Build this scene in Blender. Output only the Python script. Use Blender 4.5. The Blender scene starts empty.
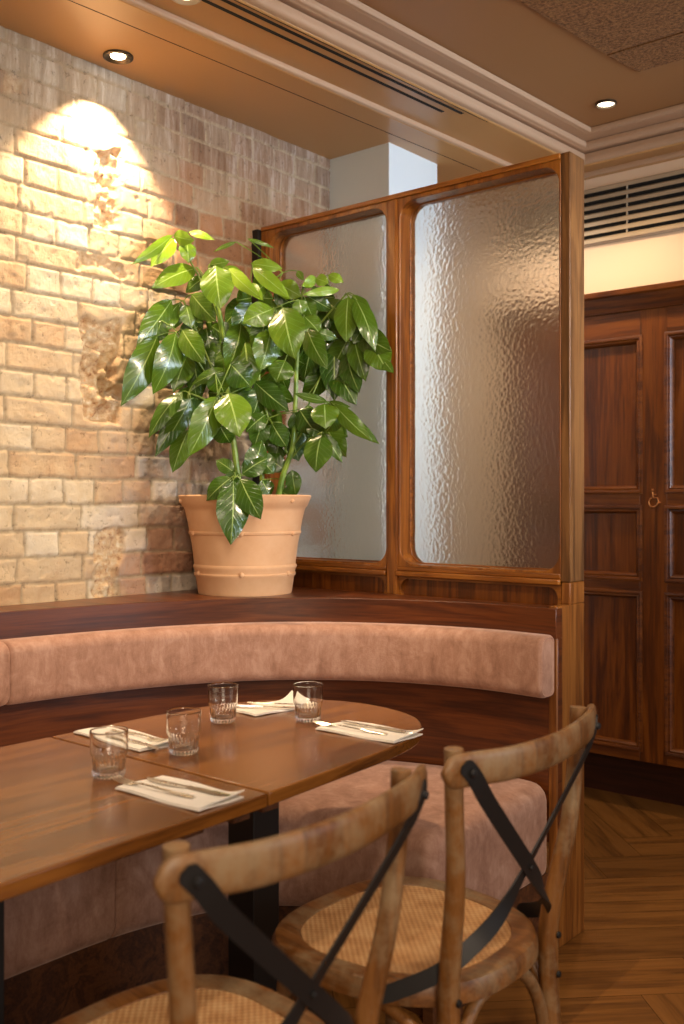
import bpy, bmesh, math, random
import numpy as np
from mathutils import Vector, Matrix
random.seed(7)
rng = np.random.default_rng(11)
col = bpy.context.scene.collection
S = math.sin; Cc = math.cos; PI = math.pi

# ---------------------------------------------------------------- survey frame
HC = 1.28
s40, c40 = S(math.radians(40)), Cc(math.radians(40))
CAMX, CAMY = 1.37165, -2.67389
def PD(px, py, d):
    """plan survey point: bearing/elevation station at distance d -> world"""
    cx = (px - 342) / 1000 * d
    return Vector((CAMX + c40 * cx - s40 * d, CAMY + s40 * cx + c40 * d, HC + (504 - py) / 1000 * d))

# ---------------------------------------------------------------- tagging
def tag(o, label=None, cat=None, group=None, kind=None):
    if label: o['label'] = label
    if cat: o['category'] = cat
    if group: o['group'] = group
    if kind: o['kind'] = kind
    return o
def empty(name, loc, label=None, cat=None, group=None, kind=None, rz=0):
    o = bpy.data.objects.new(name, None); col.objects.link(o)
    o.location = loc; o.rotation_euler = (0, 0, rz); o.empty_display_size = .05
    return tag(o, label, cat, group, kind)
def copy_tree(o, parent=None):
    c = o.copy(); col.objects.link(c); c.parent = parent
    for ch in list(o.children): copy_tree(ch, c)
    return c

# ---------------------------------------------------------------- mesh builder
class MB:
    def __init__(s): s.v = []; s.f = []; s.uv = []; s.sm = []
    def add(s, vs, fs, uvs=None, smooth=False):
        o = len(s.v); s.v += [tuple(v) for v in vs]
        for i, f in enumerate(fs):
            s.f.append([o + k for k in f]); s.sm.append(smooth)
            s.uv.append(uvs[i] if uvs else [(0, 0)] * len(f))
        return s
    def box(s, x0, x1, y0, y1, z0, z1):
        v = [(x0,y0,z0),(x1,y0,z0),(x1,y1,z0),(x0,y1,z0),(x0,y0,z1),(x1,y0,z1),(x1,y1,z1),(x0,y1,z1)]
        return s.add(v, [(3,2,1,0),(4,5,6,7),(0,1,5,4),(1,2,6,5),(2,3,7,6),(3,0,4,7)])
    def prism(s, pts, z0, z1, smooth=False):
        n = len(pts)
        v = [(p[0],p[1],z0) for p in pts] + [(p[0],p[1],z1) for p in pts]
        f = [tuple(range(n-1,-1,-1)), tuple(range(n,2*n))] + [(i,(i+1)%n,n+(i+1)%n,n+i) for i in range(n)]
        return s.add(v, f)
    def rings(s, R, closed=True, cap=True, smooth=True, loop=False):
        """R: list of rings (same count). closed: ring is closed."""
        n = len(R[0]); vs = [p for r in R for p in r]; fs = []; uvs = []
        m = len(R); acc = 0
        L = [0]
        for i in range(1, m):
            L.append(L[-1] + (Vector(R[i][0]) - Vector(R[i-1][0])).length)
        P = [0]
        for j in range(1, n+1):
            P.append(P[-1] + (Vector(R[m//2][j % n]) - Vector(R[m//2][j-1])).length)
        for i in range(m if loop else m-1):
            i2 = (i+1) % m
            for j in range(n if closed else n-1):
                j2 = (j+1) % n
                fs.append((i*n+j, i*n+j2, i2*n+j2, i2*n+j))
                l2 = L[i2] if i2 else L[i] + .05
                uvs.append([(L[i],P[j]),(L[i],P[j+1]),(l2,P[j+1]),(l2,P[j])])
        if cap and closed and not loop:
            fs.append(tuple(range(n-1,-1,-1))); uvs.append([(p[0],p[2]) for p in reversed(R[0])])
            fs.append(tuple((m-1)*n+j for j in range(n))); uvs.append([(p[0],p[2]) for p in R[-1]])
        return s.add(vs, fs, uvs, smooth)
    def tube(s, pts, rad, n=12, flat=None, cap=True, smooth=True, up=None):
        pts = [Vector(p) for p in pts]; m = len(pts)
        if not hasattr(rad, '__len__'): rad = [rad]*m
        R = []; prev = None
        for i, p in enumerate(pts):
            t = (pts[min(i+1,m-1)] - pts[max(i-1,0)]).normalized()
            if up is not None: a = (Vector(up) - t*t.dot(Vector(up))).normalized()
            elif prev is None:
                a = Vector((0,0,1)) if abs(t.z) < .9 else Vector((1,0,0)); a = (a - t*a.dot(t)).normalized()
            else: a = (prev - t*prev.dot(t)).normalized()
            prev = a; b = t.cross(a)
            r = rad[i]
            fa, fb = (1,1) if flat is None else flat
            R.append([p + a*(Cc(2*PI*k/n)*r*fa) + b*(S(2*PI*k/n)*r*fb) for k in range(n)])
        return s.rings(R, cap=cap, smooth=smooth)
    def lathe(s, prof, n=48, c=(0,0,0), smooth=True, cap=True):
        R = [[(c[0]+r*Cc(2*PI*k/n), c[1]+r*S(2*PI*k/n), c[2]+z) for k in range(n)] for r, z in prof]
        return s.rings(R, cap=cap, smooth=smooth)
    def build(s, name, mat, parent=None, bevel=0, seg=2, angle=35, autosm=True):
        me = bpy.data.meshes.new(name); me.from_pydata(s.v, [], s.f)
        uvl = me.uv_layers.new(name='UVMap'); k = 0
        flat = [c for f in s.uv for c in f]
        for i, c in enumerate(flat): uvl.data[i].uv = c
        me.polygons.foreach_set('use_smooth', s.sm); me.update()
        bm = bmesh.new(); bm.from_mesh(me); bmesh.ops.recalc_face_normals(bm, faces=bm.faces); bm.to_mesh(me); bm.free()
        if name != 'leaf': me.set_sharp_from_angle(angle=math.radians(42))
        o = bpy.data.objects.new(name, me); col.objects.link(o)
        if mat: me.materials.append(mat)
        if parent is not None:
            o.parent = parent
            M = Matrix.Translation(parent_loc(parent)) @ Matrix.Rotation(parent_rz(parent), 4, 'Z')
            me.transform(M.inverted())
        if bevel:
            b = o.modifiers.new('bevel', 'BEVEL'); b.width = bevel; b.segments = seg; b.limit_method = 'ANGLE'
            b.angle_limit = math.radians(angle); b.harden_normals = False
        return o
def parent_loc(p):
    v = Vector((0,0,0))
    while p is not None: v += Vector(p.location); p = p.parent
    return v
def parent_rz(p):
    while p.parent is not None: p = p.parent
    return p.rotation_euler[2]

def spline(pts, n=12):
    P = [Vector(p) for p in pts]; P = [P[0]*2-P[1]] + P + [P[-1]*2-P[-2]]; out = []
    for i in range(1, len(P)-2):
        for k in range(n):
            t = k/n; a,b,c,d = P[i-1],P[i],P[i+1],P[i+2]
            out.append(.5*((2*b)+(c-a)*t+(2*a-5*b+4*c-d)*t*t+(3*b-a-3*c+d)*t**3))
    out.append(P[-2]); return out
def resample(pts, n):
    P = [Vector(p) for p in pts]; L = [0]
    for i in range(1, len(P)): L.append(L[-1] + (P[i]-P[i-1]).length)
    out = []; j = 0
    for k in range(n+1):
        t = L[-1]*k/n
        while j < len(P)-2 and L[j+1] < t: j += 1
        u = (t-L[j])/max(1e-9, L[j+1]-L[j]); out.append(P[j].lerp(P[j+1], min(1,max(0,u))))
    return out

# ---------------------------------------------------------------- materials
def srgb(r, g, b): return tuple(((c/255)/12.92 if c/255 <= .04045 else ((c/255+.055)/1.055)**2.4) for c in (r,g,b)) + (1,)
class NT:
    def __init__(s, name):
        s.m = bpy.data.materials.new(name); s.m.use_nodes = True; s.t = s.m.node_tree; s.t.nodes.clear()
        s.out = s.t.nodes.new('ShaderNodeOutputMaterial'); s.b = s.t.nodes.new('ShaderNodeBsdfPrincipled')
        s.t.links.new(s.b.outputs[0], s.out.inputs[0])
    def n(s, typ, **kw):
        nd = s.t.nodes.new('ShaderNode'+typ)
        for k, v in kw.items():
            if k in nd.inputs.keys() or k.replace('_',' ') in nd.inputs.keys():
                key = k if k in nd.inputs.keys() else k.replace('_',' ')
                if isinstance(v, bpy.types.NodeSocket): s.t.links.new(v, nd.inputs[key])
                else: nd.inputs[key].default_value = v
            else: setattr(nd, k, v)
        return nd
    def l(s, a, b): s.t.links.new(a, b)
    def set(s, **kw):
        for k, v in kw.items():
            key = k.replace('_', ' ')
            if isinstance(v, bpy.types.NodeSocket): s.l(v, s.b.inputs[key])
            else: s.b.inputs[key].default_value = v
    def coord(s, kind='Object', scale=(1,1,1), rot=(0,0,0)):
        tc = s.n('TexCoord'); mp = s.n('Mapping'); s.l(tc.outputs[kind], mp.inputs[0])
        mp.inputs['Scale'].default_value = scale; mp.inputs['Rotation'].default_value = rot
        return mp.outputs[0]
    def ramp(s, fac, stops):
        r = s.n('ValToRGB'); s.l(fac, r.inputs[0]); e = r.color_ramp.elements
        while len(e) < len(stops): e.new(.5)
        for i, (p, c) in enumerate(stops): e[i].position = p; e[i].color = c
        return r.outputs[0]
    def mix(s, fac, a, b, mode='MIX'):
        m = s.n('Mix', data_type='RGBA', blend_type=mode)
        for sock, v in ((m.inputs[0], fac), (m.inputs[6], a), (m.inputs[7], b)):
            if isinstance(v, bpy.types.NodeSocket): s.l(v, sock)
            else: sock.default_value = v
        return m.outputs[2]
    def math(s, op, a, b=0.0, c=0.0):
        m = s.n('Math', operation=op)
        for i, v in enumerate((a, b, c)):
            if isinstance(v, bpy.types.NodeSocket): s.l(v, m.inputs[i])
            else: m.inputs[i].default_value = v
        return m.outputs[0]
    def bump(s, h, strength=.2, dist=.01):
        b = s.n('Bump'); s.l(h, b.inputs['Height']); b.inputs['Strength'].default_value = strength; b.inputs['Distance'].default_value = dist
        s.l(b.outputs[0], s.b.inputs['Normal']); return b

def wood(name, dark, mid, light, axis='x', rough=.35, kind='Object', grain=1.0, coat=.0, seed=0.0, worn=None, attr=None, bump=.12):
    t = NT(name)
    sc = {'x': (1.2,14,14), 'y': (14,1.2,14), 'z': (14,14,1.2), 'u': (1.2,14,14)}[axis]
    co = t.coord('UV' if axis == 'u' else kind, tuple(q*grain for q in sc))
    co = t.n('VectorMath', operation='ADD'); 
    mp = t.t.nodes[-2].outputs[0] if False else None
    t.t.nodes.remove(co)
    mp = t.coord('UV' if axis == 'u' else kind, tuple(q*grain for q in sc))
    off = None
    va = t.n('VectorMath', operation='ADD'); t.l(mp, va.inputs[0]); va.inputs[1].default_value = (seed, seed*2.3, seed*.7)
    vec = va.outputs[0]
    if attr:
        at = t.n('Attribute', attribute_name=attr)
        vm = t.n('VectorMath', operation='SCALE'); t.l(at.outputs['Color'], vm.inputs[0]); vm.inputs['Scale'].default_value = 40
        vb = t.n('VectorMath', operation='ADD'); t.l(vec, vb.inputs[0]); t.l(vm.outputs[0], vb.inputs[1]); vec = vb.outputs[0]
    n1 = t.n('TexNoise', Scale=1.0, Detail=5.0, Roughness=.6, Distortion=.6); t.l(vec, n1.inputs['Vector'])
    # growth rings
    r = t.math('MULTIPLY', n1.outputs[0], 26.0); r = t.math('SINE', r); r = t.math('MULTIPLY_ADD', r, .5, .5)
    vs = t.n('VectorMath', operation='MULTIPLY'); t.l(vec, vs.inputs[0]); vs.inputs[1].default_value = (4,9,9) if axis in 'xu' else ((9,4,9) if axis=='y' else (9,9,4))
    n2 = t.n('TexNoise', Scale=1.0, Detail=4.0, Roughness=.7); t.l(vs.outputs[0], n2.inputs['Vector'])
    f = t.math('MULTIPLY_ADD', r, .28, t.math('MULTIPLY', n2.outputs[0], .75))
    c = t.ramp(f, [(.18, dark), (.5, mid), (.85, light)])
    if attr:
        sp = t.n('SeparateColor'); t.l(at.outputs['Color'], sp.inputs[0])
        v = t.math('MULTIPLY_ADD', sp.outputs[0], .34, .82)
        hs = t.n('HueSaturation', Value=v); t.l(c, hs.inputs['Color']); c = hs.outputs[0]
    if worn:
        n3 = t.n('TexNoise', Scale=9.0, Detail=6.0, Roughness=.7); t.l(t.coord(kind), n3.inputs['Vector'])
        m = t.ramp(n3.outputs[0], [(.45, (0,0,0,1)), (.64, (1,1,1,1))])
        c = t.mix(t.math('MULTIPLY', m, .8), c, worn)
    t.set(Base_Color=c, Roughness=rough)
    if coat: t.set(Coat_Weight=coat, Coat_Roughness=.15)
    t.bump(f, bump, .002)
    return t.m

def paint(name, c, rough=.6, bumpy=0.03, scale=60, spec=.5):
    t = NT(name); n = t.n('TexNoise', Scale=scale, Detail=4.0); t.l(t.coord(), n.inputs['Vector'])
    n0 = t.n('TexNoise', Scale=2.5, Detail=2.0); t.l(t.coord(), n0.inputs['Vector'])
    cc = t.mix(t.math('MULTIPLY', n0.outputs[0], .25), c, tuple(q*.85 for q in c[:3])+(1,))
    t.set(Base_Color=cc, Roughness=rough); t.b.inputs['Specular IOR Level'].default_value = spec
    t.bump(n.outputs[0], bumpy, .004); return t.m
def metal(name, c, rough=.3, met=1.0):
    t = NT(name); n = t.n('TexNoise', Scale=30.0, Detail=3.0); t.l(t.coord(), n.inputs['Vector'])
    t.set(Base_Color=c, Metallic=met, Roughness=t.math('MULTIPLY_ADD', n.outputs[0], .15, rough-.07)); return t.m

M = {}
M['oak_x'] = wood('screen_oak_x', srgb(68,34,8), srgb(130,74,22), srgb(166,106,38), 'x', .32, coat=.2)
M['oak_z'] = wood('screen_oak_z', srgb(68,34,8), srgb(130,74,22), srgb(166,106,38), 'z', .32, coat=.2, seed=3)
M['oak_pale'] = wood('end_oak_z', srgb(58,36,18), srgb(108,72,38), srgb(140,100,58), 'z', .4, seed=7)
M['end_oak'] = wood('end_panel_oak', srgb(76,38,10), srgb(132,78,28), srgb(160,104,46), 'z', .4, seed=7)
M['bench_wood'] = wood('bench_stained_wood', srgb(44,18,6), srgb(86,40,12), srgb(112,58,20), 'u', .34, coat=.15)
M['bench_flat'] = wood('bench_plinth_wood', srgb(40,20,10), srgb(84,48,24), srgb(112,68,36), 'x', .5)
M['door_z'] = wood('door_mahogany_z', srgb(46,19,3), srgb(96,47,9), srgb(130,72,18), 'z', .36, coat=.08, grain=.8)
M['door_x'] = wood('door_mahogany_x', srgb(46,19,3), srgb(96,47,9), srgb(130,72,18), 'x', .4, coat=.05, grain=.8)
M['table_top'] = wood('table_walnut', srgb(72,38,10), srgb(118,70,22), srgb(146,92,34), 'y', .24, coat=.25, grain=.7, seed=2, bump=.05)
M['chair'] = wood('chair_weathered_beech', srgb(76,44,16), srgb(124,78,34), srgb(150,102,54), 'z', .42, worn=srgb(152,128,96), seed=5)
M['chair_x'] = wood('chair_weathered_beech_rim', srgb(72,42,16), srgb(120,74,32), srgb(148,98,50), 'x', .42, worn=srgb(146,122,90), seed=9)
M['floor'] = wood('floor_oak', srgb(72,42,16), srgb(124,80,34), srgb(144,96,46), 'u', .38, attr='rnd', grain=.9)
M['plaster_brown'] = paint('ceiling_taupe', srgb(160,116,72), .5)
M['soffit'] = paint('soffit_taupe', srgb(186,140,86), .35)
M['cove'] = paint('cove_taupe', srgb(184,150,120), .45)
M['cream'] = paint('wall_cream', srgb(232,206,178), .6)
M['pier'] = paint('pier_white', srgb(214,222,224), .6)
M['black'] = paint('black_steel', srgb(22,20,19), .45, .02)
M['strap'] = metal('strap_blackened_steel', srgb(44,42,42), .5, .5)
M['steel'] = metal('cutlery_steel', srgb(236,230,220), .28)
M['brass'] = metal('sign_brass', srgb(226,160,104), .35)
M['linen'] = paint('napkin_linen', srgb(240,234,224), .85, .3, 500)
M['ring'] = metal('lamp_ring_bronze', srgb(70,58,44), .4, .7)
M['slot'] = paint('slot_black', srgb(12,9,7), .8)
M['louvre'] = paint('louvre_metal', srgb(176,156,130), .4)

def mk_panel():
    t = NT('acoustic_panel_brown'); n = t.n('TexNoise', Scale=90.0, Detail=5.0, Roughness=.7); t.l(t.coord(), n.inputs['Vector'])
    c = t.ramp(n.outputs[0], [(.35, srgb(98,64,32)), (.65, srgb(176,126,76))]); t.set(Base_Color=c, Roughness=.9); t.bump(n.outputs[0], .8, .01); return t.m
M['acoustic'] = mk_panel()
def velvet():
    t = NT('rose_velvet'); co = t.coord('Object')
    n = t.n('TexNoise', Scale=14.0, Detail=6.0, Roughness=.72, Distortion=.8); t.l(co, n.inputs['Vector'])
    mp = t.coord('Object', (26,26,9)); n2 = t.n('TexNoise', Scale=1.0, Detail=5.0, Roughness=.75); t.l(mp, n2.inputs['Vector'])
    f = t.math('MULTIPLY_ADD', n.outputs[0], .5, t.math('MULTIPLY', n2.outputs[0], .5))
    c = t.ramp(f, [(.34, srgb(138,98,78)), (.5, srgb(168,126,105)), (.66, srgb(192,154,134))])
    t.set(Base_Color=c, Roughness=.85, Sheen_Weight=.6, Sheen_Roughness=.4, Sheen_Tint=srgb(240,205,185))
    n3 = t.n('TexNoise', Scale=260.0, Detail=3.0); t.l(co, n3.inputs['Vector'])
    t.bump(t.math('ADD', n3.outputs[0], t.math('MULTIPLY', n.outputs[0], 2.0)), .18, .003); return t.m
M['velvet'] = velvet()
def rattan():
    t = NT('woven_rattan'); co = t.coord('Object', (1,1,1))
    sp = t.n('SeparateXYZ'); t.l(co, sp.inputs[0])
    a = t.math('SINE', t.math('MULTIPLY', sp.outputs[0], 440.0)); b = t.math('SINE', t.math('MULTIPLY', sp.outputs[1], 440.0))
    w = t.math('MULTIPLY', a, b)
    n = t.n('TexNoise', Scale=22.0, Detail=4.0); t.l(co, n.inputs['Vector'])
    f = t.math('MULTIPLY_ADD', w, .22, n.outputs[0])
    c = t.ramp(f, [(.15, srgb(160,110,64)), (.5, srgb(196,146,94)), (.9, srgb(220,180,130))])
    t.set(Base_Color=c, Roughness=.55); t.bump(w, .6, .0015); return t.m
M['rattan'] = rattan()
def terracotta():
    t = NT('terracotta'); n = t.n('TexNoise', Scale=5.0, Detail=6.0, Roughness=.65); t.l(t.coord(), n.inputs['Vector'])
    c = t.ramp(n.outputs[0], [(.3, srgb(206,156,114)), (.7, srgb(222,180,140))]); t.set(Base_Color=c, Roughness=.75)
    t.bump(n.outputs[0], .15, .004); return t.m
M['terracotta'] = terracotta()
def soilm():
    t = NT('soil'); n = t.n('TexNoise', Scale=70.0, Detail=5.0); t.l(t.coord(), n.inputs['Vector'])
    t.set(Base_Color=t.ramp(n.outputs[0], [(.3, srgb(40,26,16)), (.7, srgb(90,62,40))]), Roughness=.95); t.bump(n.outputs[0], 1, .01); return t.m
M['soil'] = soilm()
def leafm():
    t = NT('glossy_leaf'); tc = t.n('TexCoord'); sp = t.n('SeparateXYZ'); t.l(tc.outputs['UV'], sp.inputs[0])
    u, v = sp.outputs[0], sp.outputs[1]           # u across -1..1 (stored 0..1), v along
    du = t.math('ABSOLUTE', t.math('SUBTRACT', u, .5))
    mid = t.math('LESS_THAN', du, .022)
    ph = t.math('SUBTRACT', t.math('MULTIPLY', v, 8.0), t.math('MULTIPLY', du, 4.5))
    fr = t.math('ABSOLUTE', t.math('SUBTRACT', t.math('FRACT', ph), .5))
    vein = t.math('LESS_THAN', fr, .045)
    at = t.n('Attribute', attribute_name='tint')
    n = t.n('TexNoise', Scale=18.0, Detail=3.0); t.l(t.coord(), n.inputs['Vector'])
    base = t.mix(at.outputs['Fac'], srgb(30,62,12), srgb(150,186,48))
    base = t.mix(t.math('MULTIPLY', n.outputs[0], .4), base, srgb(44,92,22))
    c = t.mix(t.math('MULTIPLY', vein, .35), base, srgb(120,160,70)); c = t.mix(t.math('MULTIPLY', mid, .75), c, srgb(168,196,108))
    t.set(Base_Color=c, Roughness=.27, Coat_Weight=.35, Coat_Roughness=.12)
    tr = t.n('BsdfTranslucent'); t.l(t.mix(.5, base, srgb(140,190,30)), tr.inputs[0])
    ms = t.n('MixShader'); ms.inputs[0].default_value = .16; t.l(t.b.outputs[0], ms.inputs[1]); t.l(tr.outputs[0], ms.inputs[2]); t.l(ms.outputs[0], t.out.inputs[0])
    h = t.math('ADD', t.math('MULTIPLY', t.math('MINIMUM', fr, .2), 3.0), t.math('MULTIPLY', n.outputs[0], 1.0))
    t.bump(h, .35, .002); return t.m
M['leaf'] = leafm()
def stemm():
    t = NT('green_stem'); n = t.n('TexNoise', Scale=20.0, Detail=3.0); t.l(t.coord(), n.inputs['Vector'])
    t.set(Base_Color=t.ramp(n.outputs[0], [(.35, srgb(70,104,26)), (.65, srgb(132,158,56))]), Roughness=.45); return t.m
M['stem'] = stemm()
def hammered():
    t = NT('hammered_glass')
    co = t.coord('Object', (1,1,1)); nn = t.n('TexNoise', Scale=16.0, Detail=2.0); t.l(co, nn.inputs['Vector'])
    vo = t.n('TexVoronoi', feature='SMOOTH_F1', Scale=78.0); vo.inputs['Smoothness'].default_value = .6; t.l(co, vo.inputs['Vector'])
    h = t.math('ADD', t.math('MULTIPLY', vo.outputs['Distance'], 1.0), t.math('MULTIPLY', nn.outputs[0], .25))
    t.set(Base_Color=(.93,.95,.94,1), Roughness=.22, IOR=1.48, Transmission_Weight=1.0)
    t.bump(h, .2, .006); return t.m
M['hammered'] = hammered()
def clear():
    t = NT('clear_glass'); t.set(Base_Color=(.97,.98,.98,1), Roughness=.0, IOR=1.45, Transmission_Weight=1.0); return t.m
M['glass'] = clear()
def emis(name, c, st):
    t = NT(name); t.set(Base_Color=c, Emission_Color=c, Emission_Strength=st); return t.m
M['bulb_warm'] = emis('lamp_warm', (1,.82,.55,1), 14)
M['bulb_soft'] = emis('lamp_soft', (1,.85,.62,1), 5)
def brickm():
    t = NT('old_brick'); at = t.n('Attribute', attribute_name='bk'); sp = t.n('SeparateColor'); t.l(at.outputs['Color'], sp.inputs[0])
    tone, mort, dmg = sp.outputs[0], sp.outputs[1], sp.outputs[2]
    co = t.coord(); pos = t.n('SeparateXYZ'); t.l(co, pos.inputs[0]); Y, Zz = pos.outputs[1], pos.outputs[2]
    n1 = t.n('TexNoise', Scale=7.0, Detail=8.0, Roughness=.7, Distortion=.5); t.l(co, n1.inputs['Vector'])
    n2 = t.n('TexNoise', Scale=45.0, Detail=6.0, Roughness=.7); t.l(co, n2.inputs['Vector'])
    n3 = t.n('TexNoise', Scale=1.0, Detail=6.0, Roughness=.7); t.l(t.coord('Object', (30,30,3.0)), n3.inputs['Vector'])
    f = t.math('ADD', t.math('MULTIPLY', tone, .45), t.math('MULTIPLY', n1.outputs[0], .55))
    c = t.ramp(f, [(.2, srgb(184,146,108)), (.38, srgb(200,172,136)), (.6, srgb(208,188,156)), (.82, srgb(226,214,192))])
    # orange bricks towards the upper middle
    m1 = t.n('MapRange'); t.l(Y, m1.inputs[0]); m1.inputs[1].default_value = -.62; m1.inputs[2].default_value = -.38
    m2 = t.n('MapRange'); t.l(Zz, m2.inputs[0]); m2.inputs[1].default_value = 1.85; m2.inputs[2].default_value = 2.1
    up = t.math('MULTIPLY', m1.outputs[0], m2.outputs[0])
    oc = t.ramp(f, [(.2, srgb(100,62,38)), (.45, srgb(150,96,56)), (.8, srgb(160,130,98))])
    c = t.mix(t.math('MULTIPLY', up, .9), c, oc)
    # grey grime near the ceiling
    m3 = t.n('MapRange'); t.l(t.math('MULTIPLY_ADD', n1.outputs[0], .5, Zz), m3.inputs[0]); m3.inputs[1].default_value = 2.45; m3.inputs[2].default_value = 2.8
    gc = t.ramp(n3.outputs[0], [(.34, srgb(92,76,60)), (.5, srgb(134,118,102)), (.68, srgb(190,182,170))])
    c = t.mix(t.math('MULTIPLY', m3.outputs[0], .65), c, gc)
    # grey-pink stained bricks low by the corner
    m4 = t.n('MapRange'); t.l(t.math('MULTIPLY_ADD', n1.outputs[0], .5, Y), m4.inputs[0]); m4.inputs[1].default_value = -.5; m4.inputs[2].default_value = -.3
    m5 = t.n('MapRange'); t.l(Zz, m5.inputs[0]); m5.inputs[1].default_value = 1.62; m5.inputs[2].default_value = 1.4
    lc = t.ramp(f, [(.25, srgb(128,78,56)), (.45, srgb(156,116,94)), (.6, srgb(150,140,134)), (.8, srgb(196,176,156))])
    c = t.mix(t.math('MULTIPLY', t.math('MULTIPLY', m4.outputs[0], m5.outputs[0]), .8), c, lc)
    mc = t.ramp(n2.outputs[0], [(.3, srgb(132,112,86)), (.7, srgb(176,158,128))])
    c = t.mix(t.math('MULTIPLY', mort, .75), c, mc)
    dc = t.ramp(n2.outputs[0], [(.3, srgb(168,116,74)), (.5, srgb(200,170,130)), (.7, srgb(218,204,176))])
    c = t.mix(t.math('MULTIPLY', dmg, .85), c, dc)
    sp2 = t.ramp(n2.outputs[0], [(.28, (.2,.16,.12,1)), (.42, (1,1,1,1))])
    c = t.mix(.7, c, sp2, 'MULTIPLY')
    t.set(Base_Color=c, Roughness=.9); t.bump(t.math('ADD', n2.outputs[0], n1.outputs[0]), .7, .007); return t.m
M['brick'] = brickm()

# ================================================================ THE SETTING
XW = -1.30      # brick face
ZS = 2.69       # soffit
YD = 1.34       # panelled wall
def noise2(a, b, sc, seed):
    g = np.random.default_rng(seed).random((256,256))
    x = a*sc + 50; y = b*sc + 50
    xi = np.floor(x).astype(int); yi = np.floor(y).astype(int); fx = x-xi; fy = y-yi
    fx = fx*fx*(3-2*fx); fy = fy*fy*(3-2*fy)
    G = lambda i, j: g[i % 256, j % 256]
    return (G(xi,yi)*(1-fx)+G(xi+1,yi)*fx)*(1-fy)+(G(xi,yi+1)*(1-fx)+G(xi+1,yi+1)*fx)*fy - .5
def fbm(a, b, sc, seed, oc=4):
    r = 0
    for k in range(oc): r = r + noise2(a, b, sc*2**k, seed+k)/2**k
    return r
def brick_wall():
    ys = np.concatenate([np.arange(-3.6,-1.45,.02), np.arange(-1.45,.02,.0055), np.arange(.02,.46,.01), np.array([.46])])
    zs = np.concatenate([np.array([0,.3,.6,.8]), np.arange(.86, ZS+.03, .0055)])
    Yg, Zg = np.meshgrid(ys, zs, indexing='ij')
    wy = Yg + .010*fbm(Yg,Zg,7,5,3); wz = Zg + .007*fbm(Yg,Zg,4,9,2) + .0025*fbm(Yg,Zg,28,12,2)
    ch = .0805; row = np.floor((wz-1.28)/ch).astype(int); fz = (wz-1.28)/ch - row
    hdr = (row % 2 == 0); w = np.where(hdr, .117, .234)
    offs = np.where(hdr, .03, .088) + .02*np.sin(row*2.7)
    ci = np.floor((wy+offs)/w).astype(int); fy = (wy+offs)/w - ci
    dz = np.minimum(fz, 1-fz)*ch; dy = np.minimum(fy, 1-fy)*w
    d = np.minimum(dz, dy*1.15) + .0028*fbm(Yg,Zg,60,20,2)
    R = np.random.default_rng(3).random((400,400)); tone = R[(row+200)%400,(ci+200)%400]; R2 = np.random.default_rng(4).random((400,400))[(row+200)%400,(ci+200)%400]
    e = np.clip((d-.0026)/.0045, 0, 1); e = e*e*(3-2*e); mort = 1-e
    h = .006*e - .0015 + (R2-.5)*.003*e + .0045*fbm(Yg,Zg,22,30,4)*e + .004*fbm(Yg,Zg,6,31,2)
    pits = np.clip(fbm(Yg,Zg,50,44,3)-.42, 0, 1); h = h - .03*pits
    dmg = np.zeros_like(h)
    for (y0,y1,z0,z1,dep) in ((-.735,-.625,2.17,2.44,.022), (-.78,-.625,1.54,1.88,.030), (-.72,-.61,.86,1.20,.014), (-.80,-.60,2.02,2.09,.004), (-1.05,-.98,2.5,2.56,.005)):
        nn = .035*fbm(Yg,Zg,14,int(z0*100),3)
        q = np.minimum(np.minimum(Yg-y0, y1-Yg), np.minimum(Zg-z0, z1-Zg)) + nn
        m = np.clip(q/.014, 0, 1); m = m*m*(3-2*m)
        rough = -dep + .9*dep*(fbm(Yg,Zg,34,77,4)*1.7) + .010*fbm(Yg,Zg,85,78,2)
        h = h*(1-m) + rough*m; dmg = np.maximum(dmg, m if dep > .009 else m*.5); mort = mort*(1-m)
    nY, nZ = Yg.shape
    V = np.stack([XW+h, Yg, Zg], -1).reshape(-1,3)
    i = np.arange(nY-1)[:,None]*nZ + np.arange(nZ-1)[None,:]
    Fq = np.stack([i, i+nZ, i+nZ+1, i+1], -1).reshape(-1,4)
    me = bpy.data.meshes.new('wall_left'); me.from_pydata(V.tolist(), [], Fq.tolist())
    at = me.color_attributes.new('bk', 'FLOAT_COLOR', 'POINT')
    cc = np.stack([tone, mort, dmg, np.ones_like(tone)], -1).reshape(-1)
    at.data.foreach_set('color', cc.astype(np.float32)); me.materials.append(M['brick'])
    me.polygons.foreach_set('use_smooth', [True]*len(me.polygons)); me.update()
    o = bpy.data.objects.new('wall_left', me); col.objects.link(o); tag(o, 'old cream and orange brick wall with gouged plaster patches', kind='structure')
brick_wall()

def struct(name, mb, mat, label=None, bevel=0): return tag(mb.build(name, mat, None, bevel), label, kind='structure')
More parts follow.
